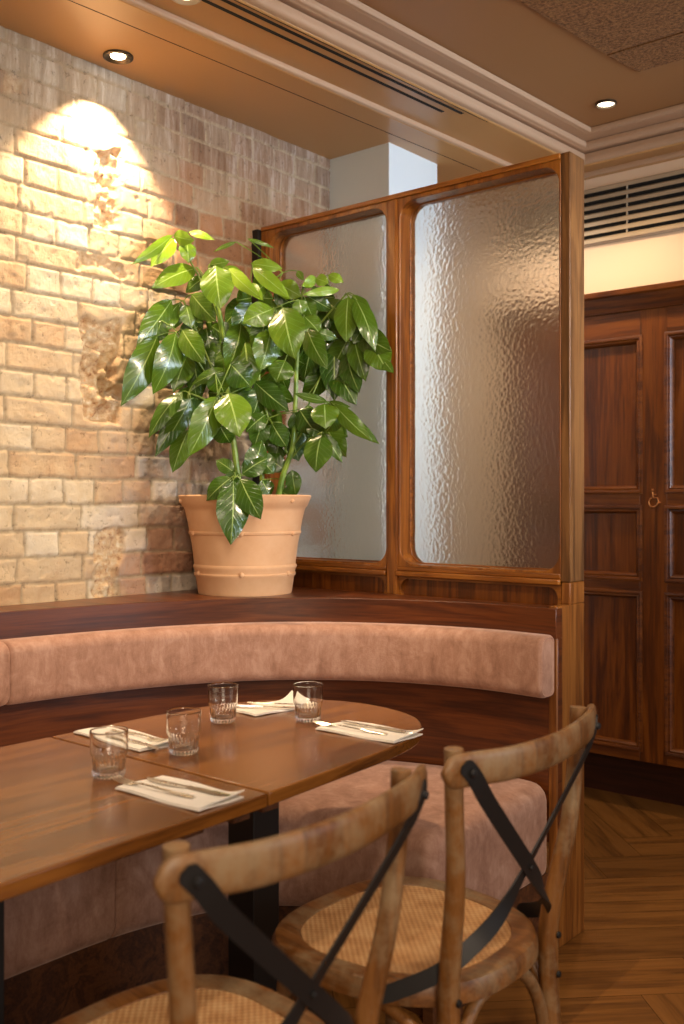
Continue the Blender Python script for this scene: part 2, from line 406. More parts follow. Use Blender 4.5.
# floor : herringbone planks at 45 degrees
def floor():
    L, W = .80, .20
    mb = MB(); cols = []
    c45 = math.sqrt(.5)
    def rot(u, v): return (1.0 + c45*(u-v), -.6 + c45*(u+v))
    g = .0008
    def plank(u0, v0, u1, v1, along):
        cx, cy = rot((u0+u1)/2, (v0+v1)/2)
        if not (-1.6 < cx < 4.4 and -4.4 < cy < 2.2): return
        p = [rot(u0+g,v0+g), rot(u1-g,v0+g), rot(u1-g,v1-g), rot(u0+g,v1-g)]
        q = [(u0,v0),(u1,v0),(u1,v1),(u0,v1)] if along == 'u' else [(v0,-u0),(v0,-u1),(v1,-u1),(v1,-u0)]
        o = random.random()*9; q = [(a*.7+o, b*.7+o*3) for a, b in q]
        mb.add([(a,b,0) for a,b in p], [(0,1,2,3)], [q]); cols.append((random.random(), random.random(), random.random(), 1))
    n = int(L/W)
    for i in range(-60, 60):
        for j in range(-14, 14):
            u = i*W + j*2*L*0 ; 
            # herringbone lattice: step (W,W) and (L,-L)
            bu = i*W + j*L; bv = i*W - j*L
            plank(bu, bv, bu+L, bv+W, 'u')
            plank(bu, bv+W, bu+W, bv+W+L, 'v')
    o = mb.build('floor', M['floor'])
    at = o.data.color_attributes.new('rnd', 'FLOAT_COLOR', 'CORNER')
    for k, poly in enumerate(o.data.polygons):
        for li in poly.loop_indices: at.data[li].color = cols[k]
    tag(o, 'oak herringbone parquet floor', kind='structure')
    # dark gaps between planks: a sub-base just below
    struct('floor_base', MB().box(-1.6,4.4,-4.4,1.8,-.05,-.0015), paint('floor_gap', srgb(34,20,10), .9), 'dark joints between the floor planks')
floor()
struct('wall_back', MB().box(-1.6,4.4,YD,YD+.3,2.12,3.0).box(-1.6,-.985,YD,YD+.3,0,2.12), M['cream'], 'cream wall above the panelled doors')
struct('wall_pier', MB().box(-1.6,-.993,.43,.76,0,ZS+.04), M['pier'], 'white pier standing past the brick wall', .002)
# --- ceiling: soffit, three stepped coves (skewed 3 degrees), main ceiling
def cove():
    # control: x at y=-.3 for each vertical riser, z levels; mitre at door side
    sk = math.tan(math.radians(3.2))
    levels = [ZS, 2.712, 2.762, 2.792, 2.815]
    xs = [-.868, -.66, -.622, -.556]         # riser x at y=-.3
    ye = [1.32, 1.235, 1.185, 1.105]          # riser y along the door side
    zt = 3.0
    def X(x0, y): return x0 + (y+.3)*sk
    Ya, Xb = -4.4, 4.4
    # soffit slab
    x0 = xs[0]; yc = ye[0]
    mb = MB()
    mb.prism([(-1.6,Ya),(X(x0,Ya),Ya),(X(x0,yc),yc),(Xb,yc),(Xb,1.7),(-1.6,1.7)], ZS, zt)
    struct('ceiling_soffit', mb, M['soffit'], 'taupe lowered soffit beside the brick wall', .004)
    for k in range(1, 4):
        mb = MB(); xa, xb = xs[k-1]-.02, xs[k]; y1, y0 = ye[k-1]+.02, ye[k]
        mb.prism([(X(xa,Ya),Ya),(X(xb,Ya),Ya),(X(xb,y0),y0),(Xb,y0),(Xb,y1),(X(xa,y1),y1)], levels[k], zt)
        struct('trim_%d' % k, mb, M['cove'] if k != 1 else M['soffit'], 'stepped ceiling moulding', .007)
    mb = MB(); mb.box(-1.2,4.4,Ya,1.3,levels[4],3.05); struct('ceiling', mb, M['plaster_brown'], 'taupe main ceiling')
    # rounded cove beads on each riser
    for k, (x0, y0, zz, r) in enumerate([(xs[0],ye[0],ZS+.012,.011),(xs[1],ye[1],2.737,.02),(xs[2],ye[2],2.777,.013),(xs[3],ye[3],2.803,.010)]):
        mb = MB(); pr = [(-.004,-r),(r*.5,-r*.85),(r*.85,-r*.4),(r,.15*r),(r*.8,r*.7),(r*.8,r*1.0),(-.004,r)]
        R = []
        for (px_, py_, dx, dy) in ((X(x0,Ya),Ya,1,0),(X(x0,y0),y0,1,-1),(Xb,y0,0,-1)):
            R.append([(px_+dx*a, py_+dy*a, zz+b) for a, b in pr])
        mb.rings(R, smooth=False); struct('trim_%d' % (k+4), mb, M['cove'], 'rounded ceiling bead')
    # groove line in the soffit
    mb = MB(); x0 = -.972
    mb.prism([(X(x0,Ya)-.0015,Ya),(X(x0,Ya)+.0015,Ya),(X(x0,1.3)+.0015,1.3),(X(x0,1.3)-.0015,1.3)], ZS-.0006, ZS+.01)
    struct('trim_8', mb, M['slot'], 'shadow line in the soffit')
    return X, xs, levels
XK, xs, lv = cove()

# slot diffuser (two dark slots) : one fitting
def slots():
    e = empty('slot_diffuser', (-.74,-.4,2.712), 'long linear air slot with two black gaps in the ceiling', 'air vent')
    z = 2.712
    for off, y1 in ((-.730,.36), (-.688,.42)):
        mb = MB(); y0 = -3.2
        a, b = XK(off,y0), XK(off,y1)
        mb.prism([(a-.0065,y0),(a+.0065,y0),(b+.0065,y1),(b-.0065,y1)], z-.0015, z+.004)
        mb.build('slot', M['slot'], e)
    mb = MB(); y0, y1 = -3.2, .55; a, b = XK(-.667,y0), XK(-.667,y1)
    mb.prism([(a-.0012,y0),(a+.0012,y0),(b+.0012,y1),(b-.0012,y1)], z-.001, z+.003)
    mb.build('frame_edge', M['ring'], e)
slots()
def downlight(loc, label, r=.042, mat='bulb_warm', ringm='ring', lk=1):
    e = empty('downlight', loc, label, 'ceiling light', 'recessed ceiling downlights')
    MB().lathe([(r,-.001),(r,-.006),(r*.86,-.009),(r*(.7 if lk == 1 else .9),-.005),(r*.54*lk,.0),(r*.5*lk,.02)], 40, loc, cap=False).build('trim_ring', M[ringm], e)
    MB().lathe([(.0005,.0035),(r*.64,.0035),(r*.64,.012),(.0005,.012)] if 0 else [(.001,-.0025),(r*.40*lk,-.0035),(r*.5*lk,-.0025),(r*.52*lk,.004)], 32, loc, cap=False).build('lamp', M[mat], e)
    return e
downlight((-1.191,-.716,ZS), 'bronze ringed spotlight in the soffit beside the brick wall', .047)
downlight((-.315,.909,lv[4]), 'bright round downlight in the main ceiling near the acoustic panels', .040, 'bulb_soft', lk=1.6)
downlight((-.775,-.80,2.712), 'downlight at the near end of the slots, cut by the top edge', .045, 'bulb_soft', 'louvre')

# acoustic panels in the ceiling
def acoustic(name_pts, label):
    MBx = MB().prism(name_pts, lv[4]-.006, lv[4]-.0002)
    tag(MBx.build('acoustic_panel', M['acoustic'], None, .002), label, 'acoustic panel', 'brown acoustic ceiling panels')
acoustic([(-.13,.52),(-.10,.715),(1.8,.715),(1.8,.55)], 'narrow strip of brown textured acoustic ceiling panel, nearest the downlight')
acoustic([(-.215,-.55),(-.13,.512),(1.8,.542),(1.8,-.5)], 'large brown textured acoustic ceiling panel at the top right corner')

# vent grille
def grille():
    e = empty('vent_grille', (-.2,YD-.004,2.52), 'wide metal louvre grille with black gaps high on the cream wall', 'air vent')
    MB().box(-.99,1.6,YD-.006,YD+.002,2.412,2.635).build('backing', M['slot'], e)
    n = 6; p = .2165/n
    for k in range(n+1):
        z = 2.4155 + k*p
        mb = MB()
        mb.add([(-.99,YD-.02,z-.012),(1.6,YD-.02,z-.012),(1.6,YD-.006,z-.004),(-.99,YD-.006,z-.004),(-.99,YD-.02,z+.004),(1.6,YD-.02,z+.004),(1.6,YD-.006,z+.012),(-.99,YD-.006,z+.012)],
               [(0,1,2,3),(4,5,6,7),(0,1,5,4),(1,2,6,5),(2,3,7,6),(3,0,4,7)])
        mb.build('louvre_blade', M['louvre'], e)
    for x in (-.99,-.42,.2,.8):
        MB().box(x,x+.004,YD-.016,YD-.004,2.412,2.635).build('divider', M['louvre'], e)
grille()
struct('trim_9', MB().box(-.99,1.6,YD-.0012,YD+.001,2.3965,2.3985), M['louvre'], 'fine access joint below the grille')

# panelled doors
def rect_mould(mb, x0, x1, z0, z1, y, prof):
    cs = [(x0,z0,1,1),(x1,z0,-1,1),(x1,z1,-1,-1),(x0,z1,1,-1)]
    R = [[(x+dx*a, y-b, z+dz*a) for a, b in prof] for x, z, dx, dz in cs]
    mb.rings(R, smooth=False, loop=True, cap=False)
def doors():
    e = empty('door_1', (-.295,YD,0), 'dark mahogany panelled double doors with moulded frames', kind='structure')
    yf = YD-.03
    stiles = [(-.985,-.865),(-.353,-.237),(.275,.395),(.90,1.02)]
    for a, b in stiles: MB().box(a,b,yf,YD+.03,.21,2.09).build('stile', M['door_z'], e, .002)
    rails = [(.21,.261),(.907,.97),(1.263,1.334),(1.972,2.09)]
    cols_ = [(-.865,-.353),(-.237,.275),(.395,.90)]
    for (a, b) in cols_:
        for (z0, z1) in rails: MB().box(a,b,yf,YD+.03,z0,z1).build('rail', M['door_x'], e, .002)
        for (z0, z1) in ((.261,.907),(.97,1.263),(1.334,1.972)):
            p = MB().box(a,b,YD-.008,YD+.012,z0,z1).build('panel', M['door_z'], e)
            mb = MB(); rect_mould(mb, a, b, z0, z1, yf+.001, [(-.012,0),(-.010,.007),(-.004,.010),(.002,.008),(.006,.0),(.012,.003),(.018,-.004),(.022,-.018),(.022,-.024),(-.012,-.01)])
            mb.build('moulding', M['door_x'], p)
    # cornice
    prof = [(0,2.085),(.012,2.088),(.016,2.098),(.024,2.104),(.028,2.12),(.042,2.134),(.046,2.146),(.058,2.152),(.062,2.172),(0,2.176)]
    R = [[(x, yf-a, z) for a, z in prof] for x in (-1.02, 1.05)]
    MB().rings(R, smooth=False).build('cornice', M['door_x'], e)
    MB().box(-.985,1.02,YD-.03,YD+.03,2.0899,2.12).build('head', M['door_x'], e)
    MB().box(-.985,1.02,1.50,1.56,0,.215).build('kick_board', wood('kick_dark', srgb(30,12,6), srgb(56,24,12), srgb(70,34,18), 'x', .4), e)
    MB().box(-.985,1.02,YD+.02,1.56,.215,.23).build('underside', M['door_x'], e)
doors()
# accessible sign
def sign():
    y = YD-.0325; cx, cz = -.291, 1.300
    mb = MB()
    def P(a, b): return (cx+a, y, cz+b)
    mb.lathe([(.0005,-.001),(.0052,-.001),(.0052,.0015),(.0005,.0015)], 16)
    mb.v = [(cx-.006+v[0], y+v[2]-.001, cz+.038+v[1]) for v in mb.v]
    mb.tube([P(-.006,.029), P(-.004,.006), P(.014,.006), P(.021,-.016), P(.028,-.013)], .0030, 8)
    mb.tube([P(-.005,.019), P(.009,.019)], .0026, 8)
    arc = [P(-.003+.019*Cc(math.radians(t)), -.013+.019*S(math.radians(t))) for t in range(110,361,10)]
    mb.tube(arc, .0029, 8)
    o = mb.build('accessible_sign', M['brass']); tag(o, 'small brass wheelchair symbol fixed to the mahogany door stile', 'sign')
sign()

# ================================================================ GLAZED SCREEN
def frame_plate(mb, ox0, ox1, oz0, oz1, ix0, ix1, iz0, iz1, r, y0, y1, n=8):
    inner = []; outer = []
    for (cx, cz, a0, kx, kz) in ((ix1-r,iz1-r,0,ox1,oz1),(ix0+r,iz1-r,90,ox0,oz1),(ix0+r,iz0+r,180,ox0,oz0),(ix1-r,iz0+r,270,ox1,oz0)):
        for k in range(n+1):
            a = math.radians(a0+90*k/n); x, z = cx+r*Cc(a), cz+r*S(a); inner.append((x,z))
            if a0 in (0,180): outer.append((kx, z+(kz-z)*min(1,2*k/n)) if k <= n/2 else (kx+(x-kx)*max(0,(2*k/n-1)), kz))
            else: outer.append((x+(kx-x)*min(1,2*k/n), kz) if k <= n/2 else (kx, kz+(z-kz)*max(0,(2*k/n-1))))
    N = len(inner)
    v = [(x,y0,z) for x,z in inner]+[(x,y0,z) for x,z in outer]+[(x,y1,z) for x,z in outer]+[(x,y1,z) for x,z in inner]
    f = []
    for i in range(N):
        j = (i+1) % N
        for a in range(4):
            b = (a+1) % 4; f.append((a*N+i, a*N+j, b*N+j, b*N+i))
    mb.add(v, f); return mb
def screen():
    e = empty('glazed_screen', (-.64,.045,.98), 'oak framed partition screen with two hammered glass panes above the bench', 'partition')
    zb, zt = 1.0, 2.315
    MB().box(-.03,0,0,.093,1.05,zt).build('post', M['oak_pale'], e, .003)
    MB().box(-1.265,-.03,-.006,.093,2.298,zt).build('top_rail', M['oak_x'], e, .003)
    MB().box(-.673,-.629,-.008,.095,.976,2.298).build('mullion', M['oak_z'], e, .006)
    MB().box(-1.265,-1.235,-.004,.093,.985,2.298).build('stile', M['oak_z'], e, .003)
    for a, b, oa, ob in ((-.62,-.036,-.632,-.03), (-1.222,-.678,-1.235,-.676)):
        frame_plate(MB(), oa, ob, 1.04, 2.298, a, b, 1.08, 2.284, .055, .0, .09).build('casing', M['oak_z'], e, .002)
        frame_plate(MB(), oa, ob, 1.04, 2.298, a+.004, b-.004, 1.084, 2.280, .052, .055, .068).build('glazing_bead', M['oak_x'], e, .002)
        MB().box(a-.003,b+.003,.069,.075,1.077,2.287).build('glass_pane', M['hammered'], e)
        MB().box(oa,ob,-.012,.093,1.040,1.058).build('bottom_rail', M['oak_x'], e, .004)
        MB().box(oa,ob,-.004,.092,1.058,1.074).build('bottom_rail', M['oak_x'], e, .003)
        frame_plate(MB(), oa, ob, .976, 1.040, oa+.012, ob-.012, .96, 1.032, .03, .004, .02).build('casing', M['oak_x'], e)
        MB().box(oa,ob,.02,.05,.97,1.042).build('lower_panel', M['door_z'], e)
    MB().box(-1.299,-1.2655,-.02,.09,.985,2.305).build('black_strip', M['black'], e, .001)  # plain black strip filling the gap between left stile and bricks
screen()

# ================================================================ BANQUETTE
back = spline([(0,-.079),(-.22,-.072),(-.48,-.13),(-.72,-.25),(-.905,-.43),(-1.03,-.65),(-1.105,-.90),(-1.15,-1.18),(-1.165,-1.5),(-1.165,-2.2),(-1.165,-3.2)])
cfront = spline([(0,-.165),(-.216,-.158),(-.455,-.215),(-.665,-.33),(-.832,-.49),(-.945,-.69),(-1.02,-.916),(-1.062,-1.169),(-1.08,-1.5),(-1.08,-2.2),(-1.08,-3.2)])
sfront = spline([(-.012,-.69),(-.2,-.675),(-.33,-.69),(-.44,-.745),(-.54,-.86),(-.595,-1.0),(-.625,-1.15),(-.632,-1.35),(-.632,-1.6),(-.632,-2.2),(-.632,-3.2)])
def sub(path, y0, y1, n):
    """portion of a path from station a to b by index fraction of matched control"""
    P = resample(path, 400); i0, i1 = y0, y1
    return resample(P[int(i0*400):int(i1*400)+1], n)
def path2(p, z): return [Vector((a.x,a.y,z)) for a in p]
def split(path, n=12):
    """spline made with 12 per span -> control index of the cushion seam (after span 7 => y ~ -1.17)"""
    return path[:7*n+1], path[7*n:]
bk1, bk2 = split(back); cf1, cf2 = split(cfront)
# seat: seam at its 6th control
def off(path, d):
    out = []
    for i, p in enumerate(path):
        t = (path[min(i+1,len(path)-1)]-path[max(i-1,0)]).normalized(); out.append(Vector((p.x+t.y*d, p.y-t.x*d, 0)))
    return out
def loft(B, Fp, z0, z1, r, endr=(0.02,0.02), n=60, crown=0.0, topf=None, pleat=0):
    B = resample(B, n); Fp = resample(Fp, n); L = [0]
    for i in range(1, n+1): L.append(L[-1]+((B[i]-B[i-1]).length+(Fp[i]-Fp[i-1]).length)/2)
    T = L[-1]; R = []
    # extra stations near ends for rounded ends
    st = []
    for i in range(n+1): st.append((i, L[i]))
    def at(P, s):
        j = 0
        while j < n-1 and L[j+1] < s: j += 1
        u = (s-L[j])/(L[j+1]-L[j]); return P[j].lerp(P[j+1], max(0,min(1,u)))
    ss = []
    for k in range(7): ss.append((endr[0]*(1-Cc(PI/2*k/6)), endr[0]*(1-S(PI/2*k/6))))
    nn = n
    for k in range(1, nn): 
        s_ = endr[0]+(T-endr[0]-endr[1])*k/nn; ss.append((s_, 0))
    for k in range(6,-1,-1): ss.append((T-endr[1]*(1-Cc(PI/2*k/6)), endr[1]*(1-S(PI/2*k/6))))
    for s_, ins in ss:
        b = at(B, s_); f = at(Fp, s_); d = (f-b); W = d.length; d = d/W
        if pleat: 
            pass
        ring = []
        # rounded rectangle, w from 0..W, z0..z1
        w0, w1, za, zb = ins, W-ins, z0+ins, z1-ins
        rr = max(.002, r-ins*.6)
        rr = min(rr, (zb-za)/2-.001, (w1-w0)/2-.001)
        for cx, cz, a0 in ((w1-rr,zb-rr,0),(w0+rr*.5,zb-rr*.5,90),(w0+rr*.5,za+rr*.5,180),(w1-rr,za+rr,270)):
            rq = rr if a0 in (0,270) else rr*.5
            for k in range(7):
                a = math.radians(a0+90*k/6); ring.append((cx+rq*Cc(a), cz+rq*S(a)))
        # subdivide the top for crown
        pts = []
        for (w, z) in ring:
            u = (w-w0)/max(1e-6,(w1-w0)); zz = z
            pts.append((b.x+d.x*w, b.y+d.y*w, zz))
        R.append(pts)
    return R
def banquette():
    e = empty('banquette', (-.7,-.9,0), 'curved upholstered corner banquette in rose velvet with dark wood ledge', 'bench')
    zl = .98
    # ledge slab between wall/screen and the curved front, with fascia
    P = resample(back, 90)
    F2 = [Vector((p.x,p.y,0)) for p in P]
    mb = MB(); outer = []
    for p in F2:
        # opposite edge: wall or screen line
        outer.append(p)
    poly = [(min(p.x,-.0285),p.y) for p in F2[:1]] + [(p.x,p.y) for p in F2 if p.x < -.03] + [(-1.288,-3.2),(-1.288,-.008),(-.0285,-.008)]
    mb.prism(poly, zl-.02, zl); 
    # uv along
    led = mb.build('ledge', M['bench_wood'], e, .003)
    me = led.data
    for pol in me.polygons:
        for li in pol.loop_indices:
            co = me.vertices[me.loops[li].vertex_index].co; me.uv_layers[0].data[li].uv = (co.x+co.y*.6, co.z*1.0+co.y*.8)
    fr = off(P, -.0)
    def strip(z0, z1, d0, d1, name, mat=M['bench_wood']):
        a = off(P, d0); b = off(P, d1)
        R = [[(a[i].x,a[i].y,z0),(b[i].x,b[i].y,z0),(b[i].x,b[i].y,z1),(a[i].x,a[i].y,z1)] for i in range(len(P))]
        return MB().rings(R, smooth=False).build(name, mat, e, .002)
    sgn = 1
    t = (P[1]-P[0]).normalized(); nrm = Vector((t.y,-t.x))
    sgn = 1 if nrm.y < 0 else -1
    strip(.893, zl-.0005, -.03*sgn, .006*sgn, 'fascia')
    strip(.30, .895, -.03*sgn, -.004*sgn, 'back_panel')
    # end panel
    MB().box(-.028,.0,-.079,.093,0,.985).box(-.028,0,.0,.093,.985,1.049).build('end_panel', M['end_oak'], e, .003)
    MB().box(-.028,-.001,-.083,-.079,.0,.98)
    # cushions
    R = loft(bk1, cf1, .728, .905, .035, (.02,.012)); 
    R = [[(x-.006 if i < 3 else x, y, z) for x, y, z in r] for i, r in enumerate(R)]
    MB().rings(R).build('backrest_cushion', M['velvet'], e)
    R = loft(bk2, cf2, .728, .905, .035, (.012,.02)); MB().rings(R).build('backrest_cushion', M['velvet'], e)
    s1, s2 = sfront[:6*12+1], sfront[6*12:]
    b1, b2 = [Vector((-.012,-.079))]+back[1:7*12+1], back[7*12:]
    MB().rings(loft(b1, s1, .2, .475, .055, (.05,.012), 80)).build('seat_cushion', M['velvet'], e)
    MB().rings(loft(b2, s2, .2, .475, .055, (.012,.02), 60)).build('seat_cushion', M['velvet'], e)
    # plinth
    Q = resample(sfront, 40); a = off(Q, -.12*sgn); b = off(Q, -.05*sgn)
    R = [[(a[i].x,a[i].y,0),(b[i].x,b[i].y,0),(b[i].x,b[i].y,.21),(a[i].x,a[i].y,.21)] for i in range(len(Q))]
    MB().rings(R, smooth=False).build('plinth', M['bench_flat'], e)
    MB().box(-.06,-.028,-.66,-.079,0,.215).build('plinth_end', M['bench_flat'], e, .002)
banquette()

# ================================================================ TABLES
def outline(pts, n=10):
    return [(p.x,p.y) for p in spline([(x,y,0) for x,y in pts], n)]
ZT = .75
def pedestal(e, x, y, s=.083, feet=.27):
    h = s/2
    MB().box(x-h,x+h,y-h,y+h,.03,ZT-.05).build('pedestal', M['black'], e, .002)
    MB().box(x-feet,x+feet,y-.03,y+.03,.0,.03).box(x-.03,x+.03,y-feet,y+feet,.0,.03).build('base', M['black'], e, .004)
    MB().box(x-.2,x+.2,y-.05,y+.05,ZT-.05,ZT-.027).box(x-.05,x+.05,y-.2,y+.2,ZT-.05,ZT-.0271).build('bracket', M['black'], e)
def table2():
    e = empty('dining_table', (-.26,-1.04,0), 'dark wood table with a rounded far end inside the curve of the bench', 'table', 'wooden tables pushed end to end')
    o = outline([(.088,-1.352),(.072,-1.15),(.052,-.92),(.01,-.77),(-.07,-.665),(-.169,-.615),(-.287,-.600),(-.40,-.628),(-.515,-.725),(-.585,-.89),(-.602,-1.1),(-.602,-1.352)])
    MB().prism(o, ZT-.026, ZT).build('tabletop', M['table_top'], e, .003)
    MB().box(-.5,.055,-1.335,-1.29,ZT-.05,ZT-.0262).build('cleat', M['bench_flat'], e, .004)
    pedestal(e, -.262, -1.043)
def table1():
    e = empty('dining_table', (-.26,-1.76,0), 'rectangular dark wood table at the left edge, nearest the camera', 'table', 'wooden tables pushed end to end')
    MB().prism([(-.602,-1.358),(-.604,-2.14),(.118,-2.14),(.090,-1.358)], ZT-.026, ZT).build('tabletop', M['table_top'], e, .003)
    MB().box(-.5,.055,-1.53,-1.48,ZT-.05,ZT-.0262).build('cleat', M['bench_flat'], e, .004)
    MB().box(-.5,.06,-1.415,-1.372,ZT-.05,ZT-.0262).build('cleat', M['bench_flat'], e, .004)
    pedestal(e, -.262, -1.745)
table2(); table1()

# ================================================================ TABLEWARE
def tumbler(x, y, label, rz):
    e = empty('glass_tumbler', (x,y,ZT), label, 'glass', 'drinking glasses on the tables')
    n = 168
    prof_o = [(.001,0),(.026,0),(.0290,.0015),(.0300,.005),(.0308,.020),(.0316,.034),(.0322,.038),(.0345,.0415),(.0360,.046),(.0363,.052),(.0366,.075),(.0368,.087),(.0372,.0885),(.0368,.0899)]
    prof_i = [(.0358,.0903),(.0350,.0897),(.0346,.088),(.0345,.075),(.0342,.052),(.0338,.046),(.0318,.0415),(.0298,.037),(.0292,.034),(.0280,.020),(.0262,.013),(.022,.0105),(.001,.0105)]
    R = []
    for r, z in prof_o + prof_i:
        fl = .0010 if (.004 < z < .036 and (r, z) in prof_o) else 0
        R.append([(x+(r+fl*Cc(24*2*PI*k/n))*Cc(2*PI*k/n+rz), y+(r+fl*Cc(24*2*PI*k/n))*S(2*PI*k/n+rz), ZT+.0006+z) for k in range(n)])
    MB().rings(R).build('glass_body', M['glass'], e)
gl = [((-.226,-1.475), 'clear tumbler nearest the camera, beside the front left napkin'),
      ((-.252,-1.262), 'clear tumbler just behind the joint of the two tables, second from the left'),
      ((-.413,-.997), 'clear tumbler third from the left, in front of the curved bench back'),
      ((-.262,-.856), 'clear tumbler farthest right, beside the fork of the far right napkin')]
for (p, l) in gl: tumbler(p[0], p[1], l, random.random())

def napkin(cx, cy, rz, L, W, label, flap=0):
    e = empty('napkin', (cx,cy,ZT), label, 'napkin', 'folded white napkins', rz=rz)
    M4 = Matrix.Translation((cx,cy,0)) @ Matrix.Rotation(rz,4,'Z')
    def sheet(l, w, z, ox, oy, th, curl, name, sk=0):
        nx, ny = 14, 8; top = []; bot = []
        for i in range(nx+1):
            for j in range(ny+1):
                u, v = i/nx-.5, j/ny-.5
                zz = z + .0012*S(u*7+v*5) + curl*max(0, u-.25)**2*14*(.5+v)
                top.append((ox+u*l+sk*v, oy+v*w, zz+th)); bot.append((ox+u*l+sk*v, oy+v*w, zz if zz < ZT+.004 else zz))
        V = top+bot; N = len(top); Fx = []
        I = lambda i, j: i*(ny+1)+j
        for i in range(nx):
            for j in range(ny):
                Fx.append((I(i,j),I(i+1,j),I(i+1,j+1),I(i,j+1))); Fx.append(tuple(N+q for q in (I(i,j),I(i,j+1),I(i+1,j+1),I(i+1,j))))
        rim = [I(i,0) for i in range(nx)]+[I(nx,j) for j in range(ny)]+[I(i,ny) for i in range(nx,0,-1)]+[I(0,j) for j in range(ny,0,-1)]
        for a in range(len(rim)):
            b = (a+1) % len(rim); Fx.append((rim[a],rim[b],N+rim[b],N+rim[a]))
        V = [tuple(M4 @ Vector(p)) for p in V]
        return MB().add(V, Fx, smooth=True).build(name, M['linen'], e)
    sheet(L, W, ZT+.0012, 0, 0, .0022, .0, 'bottom_fold')
    sheet(L*.985, W*.97, ZT+.0036, .002, .001, .0022, .012+flap, 'top_fold', .004)
    return e
def xf(cx, cy, rz, z0):
    return Matrix.Translation((cx,cy,z0)) @ Matrix.Rotation(rz,4,'Z')
def fork(cx, cy, rz, label, z=ZT+.0085):
    """handle points along +local x"""
    e = empty('fork', (cx,cy,z), label, 'fork', 'forks laid on the napkins', rz=rz); T = xf(cx,cy,rz,z)
    st = [(.10,.0045,.0016,0),(.095,.0062,.0017,0),(.05,.0048,.0018,.001),(.0,.0028,.0018,.003),(-.03,.0024,.0018,.004),(-.042,.004,.0014,.003),(-.052,.0095,.0012,.001),(-.062,.0115,.001,.001)]
    R = [[tuple(T @ Vector((x, w*a, zz+h*b))) for a, b in ((-1,0),(-.6,1),(.6,1),(1,0),(.6,-.6),(-.6,-.6))] for x, w, h, zz in st]
    MB().rings(R).build('handle', M['steel'], e)
    mb = MB()
    for k in range(4):
        yy = -.0092 + k*.00613
        mb.tube([T @ Vector(p) for p in ((-.058,yy,.0008),(-.075,yy*1.02,.0012),(-.09,yy,.0035),(-.101,yy*.97,.0075))], [.0017,.0016,.0014,.0008], 6)
    mb.build('tines', M['steel'], e)
    return e
def knife(cx, cy, rz, label, z=ZT+.0085):
    e = empty('knife', (cx,cy,z), label, 'knife', 'knives laid on the napkins', rz=rz); T = xf(cx,cy,rz,z)
    st = [(.105,.0045,.0022),(.10,.0072,.003),(.06,.0068,.0032),(.02,.0052,.003),(.0,.0045,.0026)]
    R = [[tuple(T @ Vector((x, w*a, .001+h*b))) for a, b in ((-1,0),(-.6,1),(.6,1),(1,0),(.6,-.6),(-.6,-.6))] for x, w, h in st]
    MB().rings(R).build('handle', M['steel'], e)
    st = [(.0,-.004,.004,.0016),(-.02,-.0065,.0045,.0011),(-.06,-.008,.0052,.001),(-.09,-.0065,.0052,.0009),(-.108,.0005,.0045,.0006)]
    R = [[tuple(T @ Vector((x, a, b))) for a, b in ((y0,.001-h),(y1,.001-h),(y1,.001+h),(y0,.001+h))] for x, y0, y1, h in st]
    MB().rings(R, smooth=False).build('blade', M['steel'], e)
    return e
napkin(-.032,-1.466,.03,.222,.112,'folded white napkin in front, at the edge by the front left tumbler')
fork(-.07,-1.492,.10,'fork on the front left napkin, nearer the camera side'); knife(-.028,-1.448,.08,'knife on the front left napkin beside the fork')
napkin(-.455,-1.262,-.06,.26,.10,'folded white napkin behind the two left tumblers')
fork(-.43,-1.243,PI-.05,'fork on the napkin behind the two left tumblers'); knife(-.40,-1.285,PI-.10,'knife on the napkin behind the two left tumblers')
napkin(-.432,-.80,1.45,.205,.105,'folded white napkin with a lifted corner behind the far tumblers',.012)
fork(-.40,-.80,PI+.35,'fork lying across the napkin behind the far tumblers',ZT+.0125); knife(-.43,-.84,PI+.55,'knife lying across the napkin behind the far tumblers',ZT+.010)
napkin(-.072,-.858,.03,.225,.115,'folded white napkin at the rounded right end of the tables')
fork(-.105,-.884,.10,'fork on the napkin at the rounded right end'); knife(-.066,-.835,.02,'knife on the napkin at the rounded right end')

